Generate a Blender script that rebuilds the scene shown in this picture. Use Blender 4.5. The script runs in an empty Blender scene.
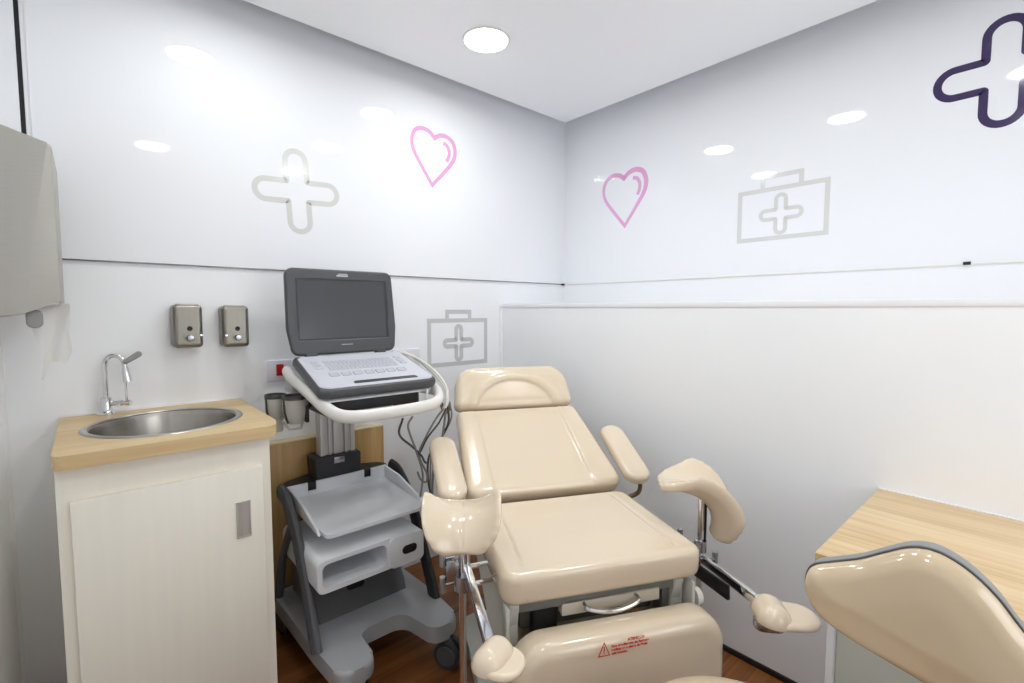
import bpy, bmesh, math, random
import numpy as np
from mathutils import Vector, Matrix
R = math.radians
PI = math.pi
scene = bpy.context.scene
C = scene.collection
rnd = random.Random(7)

# ------------------------------------------------------------------ materials
def s2l(c):
    return tuple(((v/255.0)/12.92 if v/255.0 <= .04045 else ((v/255.0+.055)/1.055)**2.4) for v in c)

def mat(name, rgb, rough=.5, metal=0., spec=.5, coat=0., coat_rough=.05, noise=0., nscale=8., stretch=(1,1,1), bump=0., bscale=200.):
    m = bpy.data.materials.new(name)
    m.use_nodes = True
    nt = m.node_tree
    b = nt.nodes['Principled BSDF']
    c = s2l(rgb)
    b.inputs['Base Color'].default_value = (*c, 1)
    b.inputs['Roughness'].default_value = rough
    b.inputs['Metallic'].default_value = metal
    b.inputs['Specular IOR Level'].default_value = spec
    b.inputs['Coat Weight'].default_value = coat
    b.inputs['Coat Roughness'].default_value = coat_rough
    tc = nt.nodes.new('ShaderNodeTexCoord')
    mp = nt.nodes.new('ShaderNodeMapping')
    mp.inputs['Scale'].default_value = stretch
    nt.links.new(tc.outputs['Object'], mp.inputs['Vector'])
    if noise:
        n = nt.nodes.new('ShaderNodeTexNoise')
        n.inputs['Scale'].default_value = nscale
        n.inputs['Detail'].default_value = 3
        nt.links.new(mp.outputs['Vector'], n.inputs['Vector'])
        r = nt.nodes.new('ShaderNodeValToRGB')
        r.color_ramp.elements[0].position = .3
        r.color_ramp.elements[1].position = .7
        r.color_ramp.elements[0].color = (*[v*(1-noise) for v in c], 1)
        r.color_ramp.elements[1].color = (*[min(1, v*(1+noise)) for v in c], 1)
        nt.links.new(n.outputs['Fac'], r.inputs['Fac'])
        nt.links.new(r.outputs['Color'], b.inputs['Base Color'])
    if bump:
        n2 = nt.nodes.new('ShaderNodeTexNoise')
        n2.inputs['Scale'].default_value = bscale
        n2.inputs['Detail'].default_value = 2
        nt.links.new(mp.outputs['Vector'], n2.inputs['Vector'])
        bp = nt.nodes.new('ShaderNodeBump')
        bp.inputs['Strength'].default_value = bump
        bp.inputs['Distance'].default_value = .002
        nt.links.new(n2.outputs['Fac'], bp.inputs['Height'])
        nt.links.new(bp.outputs['Normal'], b.inputs['Normal'])
    return m

def wood(name, dark, mid, light, axis, rough=.4, scale=1., coat=0.):
    """straight-grained laminate: bands and fine streaks stretched along `axis` (0,1,2)"""
    m = bpy.data.materials.new(name)
    m.use_nodes = True
    nt = m.node_tree
    b = nt.nodes['Principled BSDF']
    b.inputs['Roughness'].default_value = rough
    b.inputs['Coat Weight'].default_value = coat
    tc = nt.nodes.new('ShaderNodeTexCoord')
    def noise(sc_long, sc_cross, detail):
        mp = nt.nodes.new('ShaderNodeMapping')
        s = [sc_cross*scale]*3
        s[axis] = sc_long*scale
        mp.inputs['Scale'].default_value = s
        nt.links.new(tc.outputs['Object'], mp.inputs['Vector'])
        n = nt.nodes.new('ShaderNodeTexNoise')
        n.inputs['Scale'].default_value = 1.
        n.inputs['Detail'].default_value = detail
        n.inputs['Roughness'].default_value = .55
        nt.links.new(mp.outputs['Vector'], n.inputs['Vector'])
        return n
    n1 = noise(.7, 14, 3)
    n2 = noise(2.5, 95, 2)
    mx = nt.nodes.new('ShaderNodeMix')
    mx.data_type = 'FLOAT'
    mx.inputs[0].default_value = .35
    nt.links.new(n1.outputs['Fac'], mx.inputs[2])
    nt.links.new(n2.outputs['Fac'], mx.inputs[3])
    r = nt.nodes.new('ShaderNodeValToRGB')
    e = r.color_ramp.elements
    e[0].position, e[1].position = .36, .64
    e[0].color = (*s2l(dark), 1)
    e[1].color = (*s2l(light), 1)
    k = e.new(.5)
    k.color = (*s2l(mid), 1)
    nt.links.new(mx.outputs[0], r.inputs['Fac'])
    nt.links.new(r.outputs['Color'], b.inputs['Base Color'])
    return m

def emit(name, rgb, strength):
    m = bpy.data.materials.new(name)
    m.use_nodes = True
    nt = m.node_tree
    nt.nodes.remove(nt.nodes['Principled BSDF'])
    e = nt.nodes.new('ShaderNodeEmission')
    e.inputs['Color'].default_value = (*rgb, 1)
    e.inputs['Strength'].default_value = strength
    nt.links.new(e.outputs[0], nt.nodes['Material Output'].inputs[0])
    return m

M = {}
M['wall'] = mat('satin_wall', (243,245,248), .38, noise=.012, nscale=2)
M['gloss'] = mat('gloss_panel', (240,242,246), .035, spec=.5)
M['ceiling'] = mat('gloss_ceiling', (244,245,248), .05, spec=.8)
M['ledgecap'] = mat('ledge_cap', (236,237,240), .3)
M['seal'] = mat('sealant', (240,240,240), .5)
M['trim'] = mat('metal_trim', (150,150,152), .25, 1.)
M['dark_gap'] = mat('dark_gap', (26,27,28), .7)
M['skirting'] = mat('black_skirting', (38,36,36), .5)
M['floor'] = wood('floor_wood', (96,56,26), (128,78,38), (150,98,52), 0, .35, 1.)
M['counter'] = wood('counter_oak', (198,168,120), (211,183,136), (222,196,152), 0, .42)
M['desk'] = wood('desk_oak', (196,164,120), (216,188,146), (226,202,164), 1, .42)
M['panelwood'] = wood('panel_oak', (170,132,76), (188,150,92), (202,166,110), 2, .45)
M['panel_edge'] = mat('pale_edge', (222,204,168), .5)
M['cab'] = mat('cream_laminate', (243,239,226), .42, noise=.015, nscale=40, stretch=(1,1,.05))
M['desk_side'] = mat('white_laminate', (226,227,228), .45)
M['desk_front'] = mat('grey_green_laminate', (196,199,188), .45)
M['steel'] = mat('brushed_steel', (190,187,180), .3, 1., noise=.06, nscale=30, stretch=(40,1,1))
M['towelsteel'] = mat('brushed_nickel_sheet', (182,179,172), .42, .85, noise=.03, nscale=20, stretch=(1,1,30))
M['soapsteel'] = mat('satin_steel', (146,142,133), .36, .95, noise=.05, nscale=14, stretch=(30,30,1))
M['basin'] = mat('basin_steel', (176,172,166), .26, 1., noise=.06, nscale=10, stretch=(8,8,1))
M['chrome'] = mat('chrome', (225,226,228), .06, 1.)
M['greychrome'] = mat('satin_chrome', (178,180,184), .25, 1.)
M['blacksteel'] = mat('dark_steel', (46,46,48), .3, .6)
M['vinyl'] = mat('cream_vinyl', (225,208,183), .2, coat=.6, coat_rough=.06, noise=.012, nscale=3, bump=.04, bscale=260)
M['vinylseam'] = mat('vinyl_seam', (196,172,138), .4)
M['stoolvinyl'] = mat('stool_vinyl', (208,187,155), .16, coat=.8, coat_rough=.04, noise=.01, nscale=3)
M['stoolshell'] = mat('grey_shell', (140,143,142), .45)
M['piping'] = mat('dark_piping', (74,70,66), .4)
M['frame'] = mat('pale_grey_frame', (198,199,190), .4)
M['frameplate'] = mat('cream_plate', (226,216,196), .4)
M['darkmech'] = mat('dark_mechanism', (44,45,44), .5)
M['greymech'] = mat('grey_mechanism', (118,120,114), .45)
M['whiteplastic'] = mat('white_plastic', (236,235,230), .3)
M['rail'] = mat('white_rail', (232,230,226), .28)
M['cartgrey'] = mat('cart_grey', (185,188,192), .38)
M['cartlight'] = mat('cart_light_grey', (226,229,233), .35)
M['cartbase'] = mat('cart_base_grey', (164,166,169), .4)
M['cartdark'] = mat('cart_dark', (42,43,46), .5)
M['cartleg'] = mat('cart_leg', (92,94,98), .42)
M['column'] = mat('aluminium_column', (206,204,200), .35, .35)
M['black'] = mat('black_plastic', (18,18,19), .5)
M['wheel'] = mat('wheel_grey', (84,86,90), .5)
M['tyre'] = mat('tyre_grey', (56,57,60), .6)
M['lap'] = mat('charcoal_plastic', (76,77,80), .4)
M['lapdeck'] = mat('deck_grey', (203,205,213), .38)
M['lapkey'] = mat('key_grey', (190,192,201), .45)
M['screen'] = mat('screen_glass', (74,75,78), .22)
M['bezel'] = mat('bezel_dark', (46,48,52), .4)
M['marklight'] = mat('mark_silver', (190,204,204), .4)
M['cup'] = mat('holder_cup', (188,187,180), .4)
M['cupdark'] = mat('holder_rim', (62,63,64), .4)
M['cable'] = mat('grey_cable', (146,143,136), .5)
M['cabledark'] = mat('dark_cable', (82,80,78), .5)
M['cablewhite'] = mat('white_cable', (222,220,212), .4)
M['red'] = mat('red_switch', (176,30,32), .3)
M['redink'] = mat('red_ink', (196,50,40), .5)
M['outlet'] = mat('outlet_white', (228,226,236), .35)
M['paper'] = mat('tissue_paper', (246,246,244), .9)
M['nub'] = mat('grey_lock', (150,149,147), .4)
M['pink'] = mat('pink_vinyl', (230,170,214), .12)
M['pale_grey'] = mat('pale_grey_vinyl', (214,215,212), .12)
M['mid_grey'] = mat('grey_vinyl', (200,201,200), .3)
M['purple'] = mat('purple_vinyl', (58,44,88), .1)
M['lamp'] = emit('lamp_glow', (.97, .995, .985), 19.)
M['lamp_dim'] = emit('lamp_glow_dim', (.97, 1.0, .985), 14.)
M['pullsteel'] = mat('satin_pull', (196,193,186), .5, .45)
M['rod'] = mat('brown_rod', (120,96,70), .4, .5)

# ------------------------------------------------------------------ object helpers
def thing(name, label, cat, loc=(0,0,0), rotz=0, group=None):
    o = bpy.data.objects.new(name, None)
    C.objects.link(o)
    o.empty_display_size = .05
    o.location = loc
    o.rotation_euler = (0, 0, rotz)
    o['label'] = label
    o['category'] = cat
    if group: o['group'] = group
    return o

def tag(o, label, cat, group=None):
    o['label'] = label
    o['category'] = cat
    if group: o['group'] = group
    return o

def obj(name, bm, m, parent=None, smooth=True, angle=35, label=None):
    me = bpy.data.meshes.new(name)
    bmesh.ops.recalc_face_normals(bm, faces=bm.faces)
    bm.to_mesh(me)
    bm.free()
    me.materials.append(m)
    if smooth:
        me.polygons.foreach_set('use_smooth', [True]*len(me.polygons))
        me.set_sharp_from_angle(angle=R(angle))
    o = bpy.data.objects.new(name, me)
    C.objects.link(o)
    if parent is not None: o.parent = parent
    if label: o['label'] = label
    return o

def struct(name, bm, m, parent=None, **k):
    o = obj(name, bm, m, parent, **k)
    if parent is None: o['kind'] = 'structure'
    return o

def dup(root, loc, rotz, label=None):
    r = root.copy()
    C.objects.link(r)
    r.location = loc
    r.rotation_euler = (0, 0, rotz)
    if label: r['label'] = label
    for ch in list(root.children):
        c = ch.copy()
        C.objects.link(c)
        c.parent = r
        for g in list(ch.children):
            d = g.copy()
            C.objects.link(d)
            d.parent = c
    return r

def dup_part(part, parent, loc, rotz=0):
    c = part.copy()
    C.objects.link(c)
    c.parent = parent
    c.location = loc
    c.rotation_euler = (0, 0, rotz)
    for g in list(part.children):
        d = g.copy()
        C.objects.link(d)
        d.parent = c
    return c

# ------------------------------------------------------------------ geometry helpers
def box(bm, lo, hi, bev=0., seg=2, mtx=None):
    r = bmesh.ops.create_cube(bm, size=1.)
    vs = r['verts']
    for v in vs:
        v.co = Vector([lo[i] + (v.co[i]+.5)*(hi[i]-lo[i]) for i in range(3)])
    geom = vs
    if bev > 0:
        es = list({e for v in vs for e in v.link_edges})
        rr = bmesh.ops.bevel(bm, geom=es, offset=bev, segments=seg, profile=.5, affect='EDGES')
        geom = list({v for f in rr['faces'] for v in f.verts} | {v for v in vs if v.is_valid})
    if mtx is not None:
        for v in geom: v.co = mtx @ v.co
    return geom

def bx(lo, hi, bev=0., seg=2, mtx=None):
    bm = bmesh.new()
    box(bm, lo, hi, bev, seg, mtx)
    return bm

def prism(bm, pts, h0, h1, axes=(0,1,2), bev=0., seg=2):
    """polygon pts in the (axes[0],axes[1]) plane extruded along axes[2] from h0 to h1"""
    def P(p, h):
        c = [0,0,0]
        c[axes[0]], c[axes[1]], c[axes[2]] = p[0], p[1], h
        return c
    a = [bm.verts.new(P(p, h0)) for p in pts]
    b = [bm.verts.new(P(p, h1)) for p in pts]
    n = len(pts)
    fa = bm.faces.new(a)
    fb = bm.faces.new(list(reversed(b)))
    for i in range(n):
        bm.faces.new((a[i], b[i], b[(i+1) % n], a[(i+1) % n]))
    if bev > 0:
        es = list({e for f in (fa, fb) for e in f.edges})
        bmesh.ops.bevel(bm, geom=es, offset=bev, segments=seg, profile=.5, affect='EDGES', clamp_overlap=True)

def pr(pts, h0, h1, axes=(0,1,2), bev=0., seg=2):
    bm = bmesh.new()
    prism(bm, pts, h0, h1, axes, bev, seg)
    return bm

def rpoly(corners, n=8):
    """corners: (x,y,r) -> rounded polygon points"""
    out = []
    k = len(corners)
    for i in range(k):
        p = Vector(corners[i][:2]); r = corners[i][2]
        a = Vector(corners[i-1][:2]); b = Vector(corners[(i+1) % k][:2])
        if r <= 0:
            out.append((p.x, p.y)); continue
        da, db = (a-p).normalized(), (b-p).normalized()
        ang = da.angle(db)
        t = r/math.tan(ang/2)
        t = min(t, (a-p).length*.499, (b-p).length*.499)
        rr = t*math.tan(ang/2)
        c = p + (da+db).normalized()*(rr/math.sin(ang/2))
        s, e = p+da*t-c, p+db*t-c
        a0 = math.atan2(s.y, s.x); a1 = math.atan2(e.y, e.x)
        d = a1-a0
        while d > PI: d -= 2*PI
        while d < -PI: d += 2*PI
        for j in range(n+1):
            q = a0+d*j/n
            out.append((c.x+rr*math.cos(q), c.y+rr*math.sin(q)))
    return out

def rrect(x0, y0, x1, y1, r, n=6):
    return rpoly([(x0,y0,r), (x1,y0,r), (x1,y1,r), (x0,y1,r)], n)

def spline(pts, per=10, closed=False):
    """Catmull-Rom through pts"""
    P = [Vector(p) for p in pts]
    n = len(P)
    out = []
    for i in range(n if closed else n-1):
        if closed:
            p0, p1, p2, p3 = P[(i-1) % n], P[i], P[(i+1) % n], P[(i+2) % n]
        else:
            p1, p2 = P[i], P[i+1]
            p0 = P[i-1] if i > 0 else p1*2-p2
            p3 = P[i+2] if i+2 < n else p2*2-p1
        for j in range(per):
            t = j/per
            out.append(.5*((2*p1)+(p2-p0)*t+(2*p0-5*p1+4*p2-p3)*t*t+(3*p1-p0-3*p2+p3)*t**3))
    if not closed: out.append(P[-1])
    return out

def tube(bm, pts, r, seg=10, closed=False, cap=True, ry=None, up=Vector((0,0,1))):
    """sweep an ellipse (r sideways, ry along up) along pts; r may be a list"""
    P = [Vector(p) for p in pts]
    n = len(P)
    rings = []
    prev = None
    for i in range(n):
        if closed: d = P[(i+1) % n]-P[i-1]
        else: d = P[min(i+1, n-1)]-P[max(i-1, 0)]
        d.normalize()
        if prev is None:
            s = d.cross(up)
            if s.length < 1e-3: s = d.cross(Vector((1,0,0)))
        else:
            s = prev - d*prev.dot(d)
        s.normalize()
        prev = s
        w = s.cross(d)
        ra = r[i] if isinstance(r, (list, tuple)) else r
        rb = ry if ry is not None else ra
        rings.append([bm.verts.new(P[i]+s*(ra*math.cos(2*PI*k/seg))+w*(rb*math.sin(2*PI*k/seg))) for k in range(seg)])
    m = n if closed else n-1
    for i in range(m):
        a, b = rings[i], rings[(i+1) % n]
        for k in range(seg):
            bm.faces.new((a[k], a[(k+1) % seg], b[(k+1) % seg], b[k]))
    if cap and not closed:
        bm.faces.new(rings[0]); bm.faces.new(list(reversed(rings[-1])))

def tb(pts, r, seg=10, **k):
    bm = bmesh.new()
    tube(bm, pts, r, seg, **k)
    return bm

def lathe(bm, prof, seg=32, mtx=None, sy=1.):
    """prof: (radius, z) list turned about z"""
    rings = []
    T = mtx if mtx is not None else Matrix.Identity(4)
    for (r, z) in prof:
        if r < 1e-6:
            rings.append([bm.verts.new(T @ Vector((0, 0, z)))])
        else:
            rings.append([bm.verts.new(T @ Vector((r*math.cos(2*PI*k/seg), sy*r*math.sin(2*PI*k/seg), z))) for k in range(seg)])
    for a, b in zip(rings, rings[1:]):
        for k in range(seg):
            k2 = (k+1) % seg
            if len(a) == 1 and len(b) == 1: continue
            if len(a) == 1: bm.faces.new((a[0], b[k], b[k2]))
            elif len(b) == 1: bm.faces.new((a[k], a[k2], b[0]))
            else: bm.faces.new((a[k], a[k2], b[k2], b[k]))

def lt(prof, seg=32, mtx=None, sy=1.):
    bm = bmesh.new()
    lathe(bm, prof, seg, mtx, sy)
    return bm

def cyl(bm, p0, p1, r, seg=16):
    tube(bm, [p0, p1], r, seg)

def TR(loc, rx=0, ry=0, rz=0):
    return Matrix.Translation(loc) @ Matrix.Rotation(rz, 4, 'Z') @ Matrix.Rotation(ry, 4, 'Y') @ Matrix.Rotation(rx, 4, 'X')

def pad(outline, T, rt, rb, h=None, mtx=None, nx=90, ny=90, warp=None):
    """upholstered pad: outline (x,y) convex along x; rounded top edge rt, bottom edge rb, thickness T;
    h(x,y,d) adds to the top; warp(co)->co bends the finished pad"""
    O = np.array(outline)
    A, B = O, np.roll(O, -1, 0)
    y0, y1 = O[:,1].min(), O[:,1].max()
    lin = np.linspace(-1, 1, ny)
    vy = (np.sin(lin*PI/2)*.55+lin*.45)
    ys = (y0+y1)/2+(y1-y0)/2*vy
    lx = np.linspace(-1, 1, nx)
    sx = np.sin(lx*PI/2)*.45+lx*.55
    X = np.zeros((ny, nx)); Y = np.zeros((ny, nx))
    eps = (y1-y0)*1e-5
    for j, y in enumerate(ys):
        yy = min(max(y, y0+eps), y1-eps)
        m = (A[:,1] <= yy) != (B[:,1] <= yy)
        t = (yy-A[m,1])/(B[m,1]-A[m,1])
        xs = A[m,0]+t*(B[m,0]-A[m,0])
        a, b = xs.min(), xs.max()
        X[j] = (a+b)/2+(b-a)/2*sx
        Y[j] = yy
    Pn = np.stack([X.ravel(), Y.ravel()], 1)
    d = np.full(len(Pn), 1e9)
    for a, b in zip(A, B):
        ab = b-a
        L = (ab**2).sum()
        if L < 1e-14: continue
        t = np.clip(((Pn-a) @ ab)/L, 0, 1)
        d = np.minimum(d, np.hypot(*(Pn-(a+t[:,None]*ab)).T))
    def prof(d, r):
        q = np.clip(r-d, 0, r)
        return r-np.sqrt(np.maximum(r*r-q*q, 0))
    ztop = T-prof(d, rt)
    zbot = prof(d, rb)
    if h is not None:
        ztop = ztop+np.array([h(p[0], p[1], dd) for p, dd in zip(Pn, d)])
    bm = bmesh.new()
    F = lambda p: (mtx @ p) if mtx is not None else p
    Wp = warp if warp else (lambda p: p)
    top = [bm.verts.new(F(Wp(Vector((p[0], p[1], z))))) for p, z in zip(Pn, ztop)]
    bot = [bm.verts.new(F(Wp(Vector((p[0], p[1], z))))) for p, z in zip(Pn, zbot)]
    for j in range(ny-1):
        for i in range(nx-1):
            k = j*nx+i
            bm.faces.new((top[k], top[k+1], top[k+nx+1], top[k+nx]))
            bm.faces.new((bot[k], bot[k+nx], bot[k+nx+1], bot[k+1]))
    per = [i for i in range(nx)]+[j*nx+nx-1 for j in range(1, ny)]+[(ny-1)*nx+i for i in range(nx-2, -1, -1)]+[j*nx for j in range(ny-2, 0, -1)]
    n = len(per)
    for i in range(n):
        a, b = per[i], per[(i+1) % n]
        bm.faces.new((top[b], top[a], bot[a], bot[b]))
    return bm

def ribbon(bm, pts, w, th, fn, closed=True):
    """flat band of width w following 2D pts, th thick; fn(x,y,h) maps to 3D; w may be a list"""
    P = [Vector((p[0], p[1])) for p in pts]
    n = len(P)
    L, Rr = [], []
    for i in range(n):
        if closed: a, b = P[i]-P[i-1], P[(i+1) % n]-P[i]
        else: a, b = P[i]-P[max(i-1, 0)], P[min(i+1, n-1)]-P[i]
        if a.length < 1e-9: a = b
        if b.length < 1e-9: b = a
        a.normalize(); b.normalize()
        na, nb = Vector((-a.y, a.x)), Vector((-b.y, b.x))
        m = na+nb
        if m.length < 1e-6: m = na
        m.normalize()
        ww = (w[i] if isinstance(w, (list, tuple)) else w)/2
        k = ww/max(.35, m.dot(na))
        L.append(P[i]+m*k); Rr.append(P[i]-m*k)
    V = []
    for l, r in zip(L, Rr):
        V.append([bm.verts.new(fn(l.x, l.y, 0)), bm.verts.new(fn(r.x, r.y, 0)), bm.verts.new(fn(r.x, r.y, th)), bm.verts.new(fn(l.x, l.y, th))])
    m = n if closed else n-1
    for i in range(m):
        a, b = V[i], V[(i+1) % n]
        for k in range(4):
            bm.faces.new((a[k], a[(k+1) % 4], b[(k+1) % 4], b[k]))
    if not closed:
        bm.faces.new(V[0]); bm.faces.new(list(reversed(V[-1])))

def text_mesh(name, s, size, m, parent, mtx, align='LEFT'):
    cu = bpy.data.curves.new(name, 'FONT')
    cu.body = s
    cu.size = size
    cu.align_x = align
    cu.extrude = .0003
    cu.offset = .0004
    t = bpy.data.objects.new(name, cu)
    C.objects.link(t)
    dg = bpy.context.evaluated_depsgraph_get()
    me = bpy.data.meshes.new_from_object(t.evaluated_get(dg))
    bpy.data.objects.remove(t)
    me.transform(mtx)
    me.materials.clear()
    me.materials.append(m)
    o = bpy.data.objects.new(name, me)
    C.objects.link(o)
    o.parent = parent
    return o

# ------------------------------------------------------------------ the room
XL, XR, XB = -.207, 2.311, 1.772      # left wall, right wall, front of the boxed-in lower wall
YB, YF = 2.11, -1.0                   # sink wall, wall behind the photographer
ZC, ZT = 2.407, 2.60                  # hung ceiling, top of the walls
ZL = 1.312                            # top of the boxed-in lower wall
ZTR = 1.459                           # joint between lower wall and glossy panels

struct('floor', bx((XL-.1, YF-.1, -.08), (XR+.1, YB+.1, 0)), M['floor'], smooth=False)
wb = struct('wall_back', bx((XL-.1, YB, 0), (XR+.1, YB+.1, ZT)), M['wall'], smooth=False)
struct('glossy_panel', bx((-.103, YB-.004, ZTR+.004), (XR-.006, YB, ZT)), M['gloss'], wb, smooth=False)
struct('glossy_panel', bx((XL, YB-.004, ZTR+.004), (-.126, YB, ZT)), M['gloss'], wb, smooth=False)
struct('panel_gap', bx((-.126, YB-.002, ZTR+.2), (-.115, YB, ZT)), M['dark_gap'], wb, smooth=False)
wr = struct('wall_right', bx((XR, YF-.1, 0), (XR+.1, YB+.1, ZT)), M['wall'], smooth=False)
struct('glossy_panel', bx((XR-.004, YF, ZTR+.004), (XR, YB-.006, ZT)), M['gloss'], wr, smooth=False)
struct('wall_left', bx((XL-.1, YF-.1, 0), (XL, YB+.1, ZT)), M['wall'], smooth=False)
# wall behind the photographer, with an unseen opening added to bring in fill daylight
WX0, WX1, WZ0, WZ1 = .55, 1.70, .95, 1.70
bm = bx((XL-.1, YF-.1, 0), (WX0, YF, ZT))
box(bm, (WX1, YF-.1, 0), (XR+.1, YF, ZT))
box(bm, (WX0, YF-.1, WZ1), (WX1, YF, ZT))
box(bm, (WX0, YF-.1, 0), (WX1, YF, WZ0))
struct('wall_front', bm, M['wall'], smooth=False)
bm = bmesh.new()
for lo, hi in (((WX0, WZ0), (WX0+.03, WZ1)), ((WX1-.03, WZ0), (WX1, WZ1)), ((WX0+.03, WZ0), (WX1-.03, WZ0+.03)), ((WX0+.03, WZ1-.03), (WX1-.03, WZ1))):
    box(bm, (lo[0], YF-.07, lo[1]), (hi[0], YF-.03, hi[1]))
struct('added_fill_window', bm, M['whiteplastic'], smooth=False)  # frame around the added fill opening, out of view
lw = struct('wall_right_lower', bx((XB, YF, 0), (XR, YB, ZL)), M['wall'], smooth=False)
bm = bx((XB-.003, YF, ZL-.004), (XR, YB, ZL+.018), .002)
struct('ledge_cap', bm, M['ledgecap'], lw)
struct('corner_seal', bx((XB-.006, YB-.02, .3), (XB+.001, YB, ZL-.004), .002), M['seal'], lw)
# hung ceiling with an open shadow gap to the walls, and the roof above it
gx, gy = 2.176, 1.988
struct('ceiling', bx((XL, YF, ZC), (gx, gy, ZC+.03)), M['ceiling'], smooth=False)
struct('ceiling_upper', bx((XL-.1, YF-.1, ZT), (XR+.1, YB+.1, ZT+.08)), M['wall'], smooth=False)
# metal joint strips
t1 = struct('trim_1', bx((-.055, YB-.007, ZTR-.001), (XR-.01, YB, ZTR+.004), .001), M['trim'])
struct('trim_2', bx((XR-.007, YF, ZTR-.004), (XR, YB-.007, ZTR+.004), .001), M['whiteplastic'])
struct('trim_3', bx((XR-.008, YB-.008, ZTR), (XR-.002, YB-.002, ZT-.01)), M['seal'])
struct('trim_4', bx((XR-.03, YB-.014, ZTR-.006), (XR-.008, YB-.004, ZTR+.006), .001), M['blacksteel'])
struct('trim_5', bx((XR-.012, .205, ZTR-.004), (XR-.004, .225, ZTR+.007), .001), M['blacksteel'])
struct('trim_6', bx((XL, YB-.006, .1), (XL+.01, YB, ZTR-.01)), M['seal'])
struct('baseboard_right', bx((XB-.006, YF, 0), (XB, YB, .022), .001), M['skirting'])

# ------------------------------------------------------------------ ceiling lights
lamp0 = thing('ceiling_light', 'round glowing ceiling light recessed above the exam chair', 'ceiling light', (1.28, 1.61, ZC), 0, 'round ceiling lights')
obj('trim_ring', lt([(.088, .0), (.088, -.004), (.094, -.005), (.098, -.003), (.1, 0)], 48), M['whiteplastic'], lamp0)
obj('diffuser', lt([(0, -.0035), (.06, -.0035), (.088, -.003), (.088, -.0005), (0, -.0005)], 48), M['lamp'], lamp0)
for (x, y, lb) in [(.39, 1.65, 'round glowing ceiling light above the sink, seen mirrored in the wall panel'),
                   (1.28, .86, 'round glowing ceiling light above the foot of the exam chair'),
                   (1.29, .12, 'round glowing ceiling light above the desk'),
                   (.38, .1, 'round glowing ceiling light above the photographer')]:
    d = dup(lamp0, (x, y, ZC), 0, lb)
    if x < .4 and y > 1:                         # the lamp above the sink is weaker than the others
        q = [c for c in d.children if c.name.startswith('diffuser')][0]
        q.data = q.data.copy()
        q.data.materials[0] = M['lamp_dim']

# ------------------------------------------------------------------ wall stickers
TH = .0008
back = lambda x, y, h: Vector((x, YB-.0039-h, y))
backlow = lambda x, y, h: Vector((x, YB+.0001-h, y))
right = lambda x, y, h: Vector((XR-.0039-h, -x, y))     # x runs with -Y so that the motif reads from the room
def xf(fn, cx, cy, s=1., rot=0.):
    c, sn = math.cos(rot), math.sin(rot)
    return lambda x, y, h: fn(cx+s*(x*c-y*sn), cy+s*(x*sn+y*c), h)

def cross_pts(a, w, r, inner=.004):
    """plus sign outline, arms to +-a, half width w, end radius r"""
    q = [(w, w, inner), (a, w, r), (a, -w, r), (w, -w, inner), (w, -a, r), (-w, -a, r), (-w, -w, inner), (-a, -w, r), (-a, w, r), (-w, w, inner), (-w, a, r), (w, a, r)]
    return rpoly(q, 8)

def heart_pts():
    half = spline([(0, .335), (.11, .415), (.26, .44), (.41, .375), (.48, .22), (.465, .06), (.39, -.08)], 8)
    half = [(p.x, p.y) for p in half]
    tip = [(0, -.56)]
    L = half+[(.2, -.32)]+tip
    Rm = [(-x, y) for x, y in reversed(half[1:])]
    return L+[(-.2, -.32)]+Rm

def heart(fn, wl, wr):
    bm = bmesh.new()
    pts = heart_pts()
    ws = []
    for x, y in pts:
        k = min(1, max(0, (x*.8+y*1.0+.25)/.8))
        ws.append(wl+(wr-wl)*k)
    ribbon(bm, pts, ws, TH, fn)
    arc = [(p.x, p.y) for p in spline([(.20, .30), (.29, .27), (.345, .17), (.335, .05), (.29, -.03)], 6)]
    ribbon(bm, arc, wl*1.05, TH, fn, closed=False)
    return bm

def case(fn, W, H, lw, hx, hh, pa, pw, plw):
    bm = bmesh.new()
    ribbon(bm, [(-W, -H), (W, -H), (W, H), (-W, H)], lw, TH, fn)
    ribbon(bm, [(-hx, H+lw/2), (-hx, H+hh), (hx, H+hh), (hx, H+lw/2)], lw, TH, fn, closed=False)
    ribbon(bm, cross_pts(pa, pw, pw*.98), plw, TH, xf(fn, 0, -.005))
    return bm

tag(obj('heart_decal', heart(xf(back, 1.336, 2.069, .262, R(-4)), .066, .082), M['pink'], smooth=False),
    'pink outlined heart sticker on the back wall, left of the corner', 'wall sticker')
tag(obj('heart_decal', heart(xf(right, -1.652, 1.940, .296, R(2)), .062, .09), M['pink'], smooth=False),
    'pink outlined heart sticker on the right wall, beside the grey medical case', 'wall sticker')
bm = bmesh.new()
ribbon(bm, cross_pts(.163, .040, .0396), .021, TH, xf(back, .676, 1.787, 1., R(3)))
tag(obj('cross_decal', bm, M['pale_grey'], smooth=False), 'large pale grey rounded cross sticker above the soap dispensers', 'wall sticker')
bm = bmesh.new()
ribbon(bm, cross_pts(.168, .047, .0465), .024, TH, xf(right, -.153, 2.085))
tag(obj('cross_decal', bm, M['purple'], smooth=False), 'dark purple rounded cross sticker high at the right edge', 'wall sticker')
tag(obj('medical_case_decal', case(xf(right, -.826, 1.7265), .177, .108, .019, .078, .056, .083, .020, .0165), M['pale_grey'], smooth=False),
    'large pale grey medical case sticker high on the right wall', 'wall sticker')
tag(obj('medical_case_decal', case(xf(backlow, 1.483, 1.127), .183, .115, .022, .073, .046, .089, .0165, .023), M['mid_grey'], smooth=False),
    'small grey medical case sticker beside the ultrasound machine, above the headrest', 'wall sticker')

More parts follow.
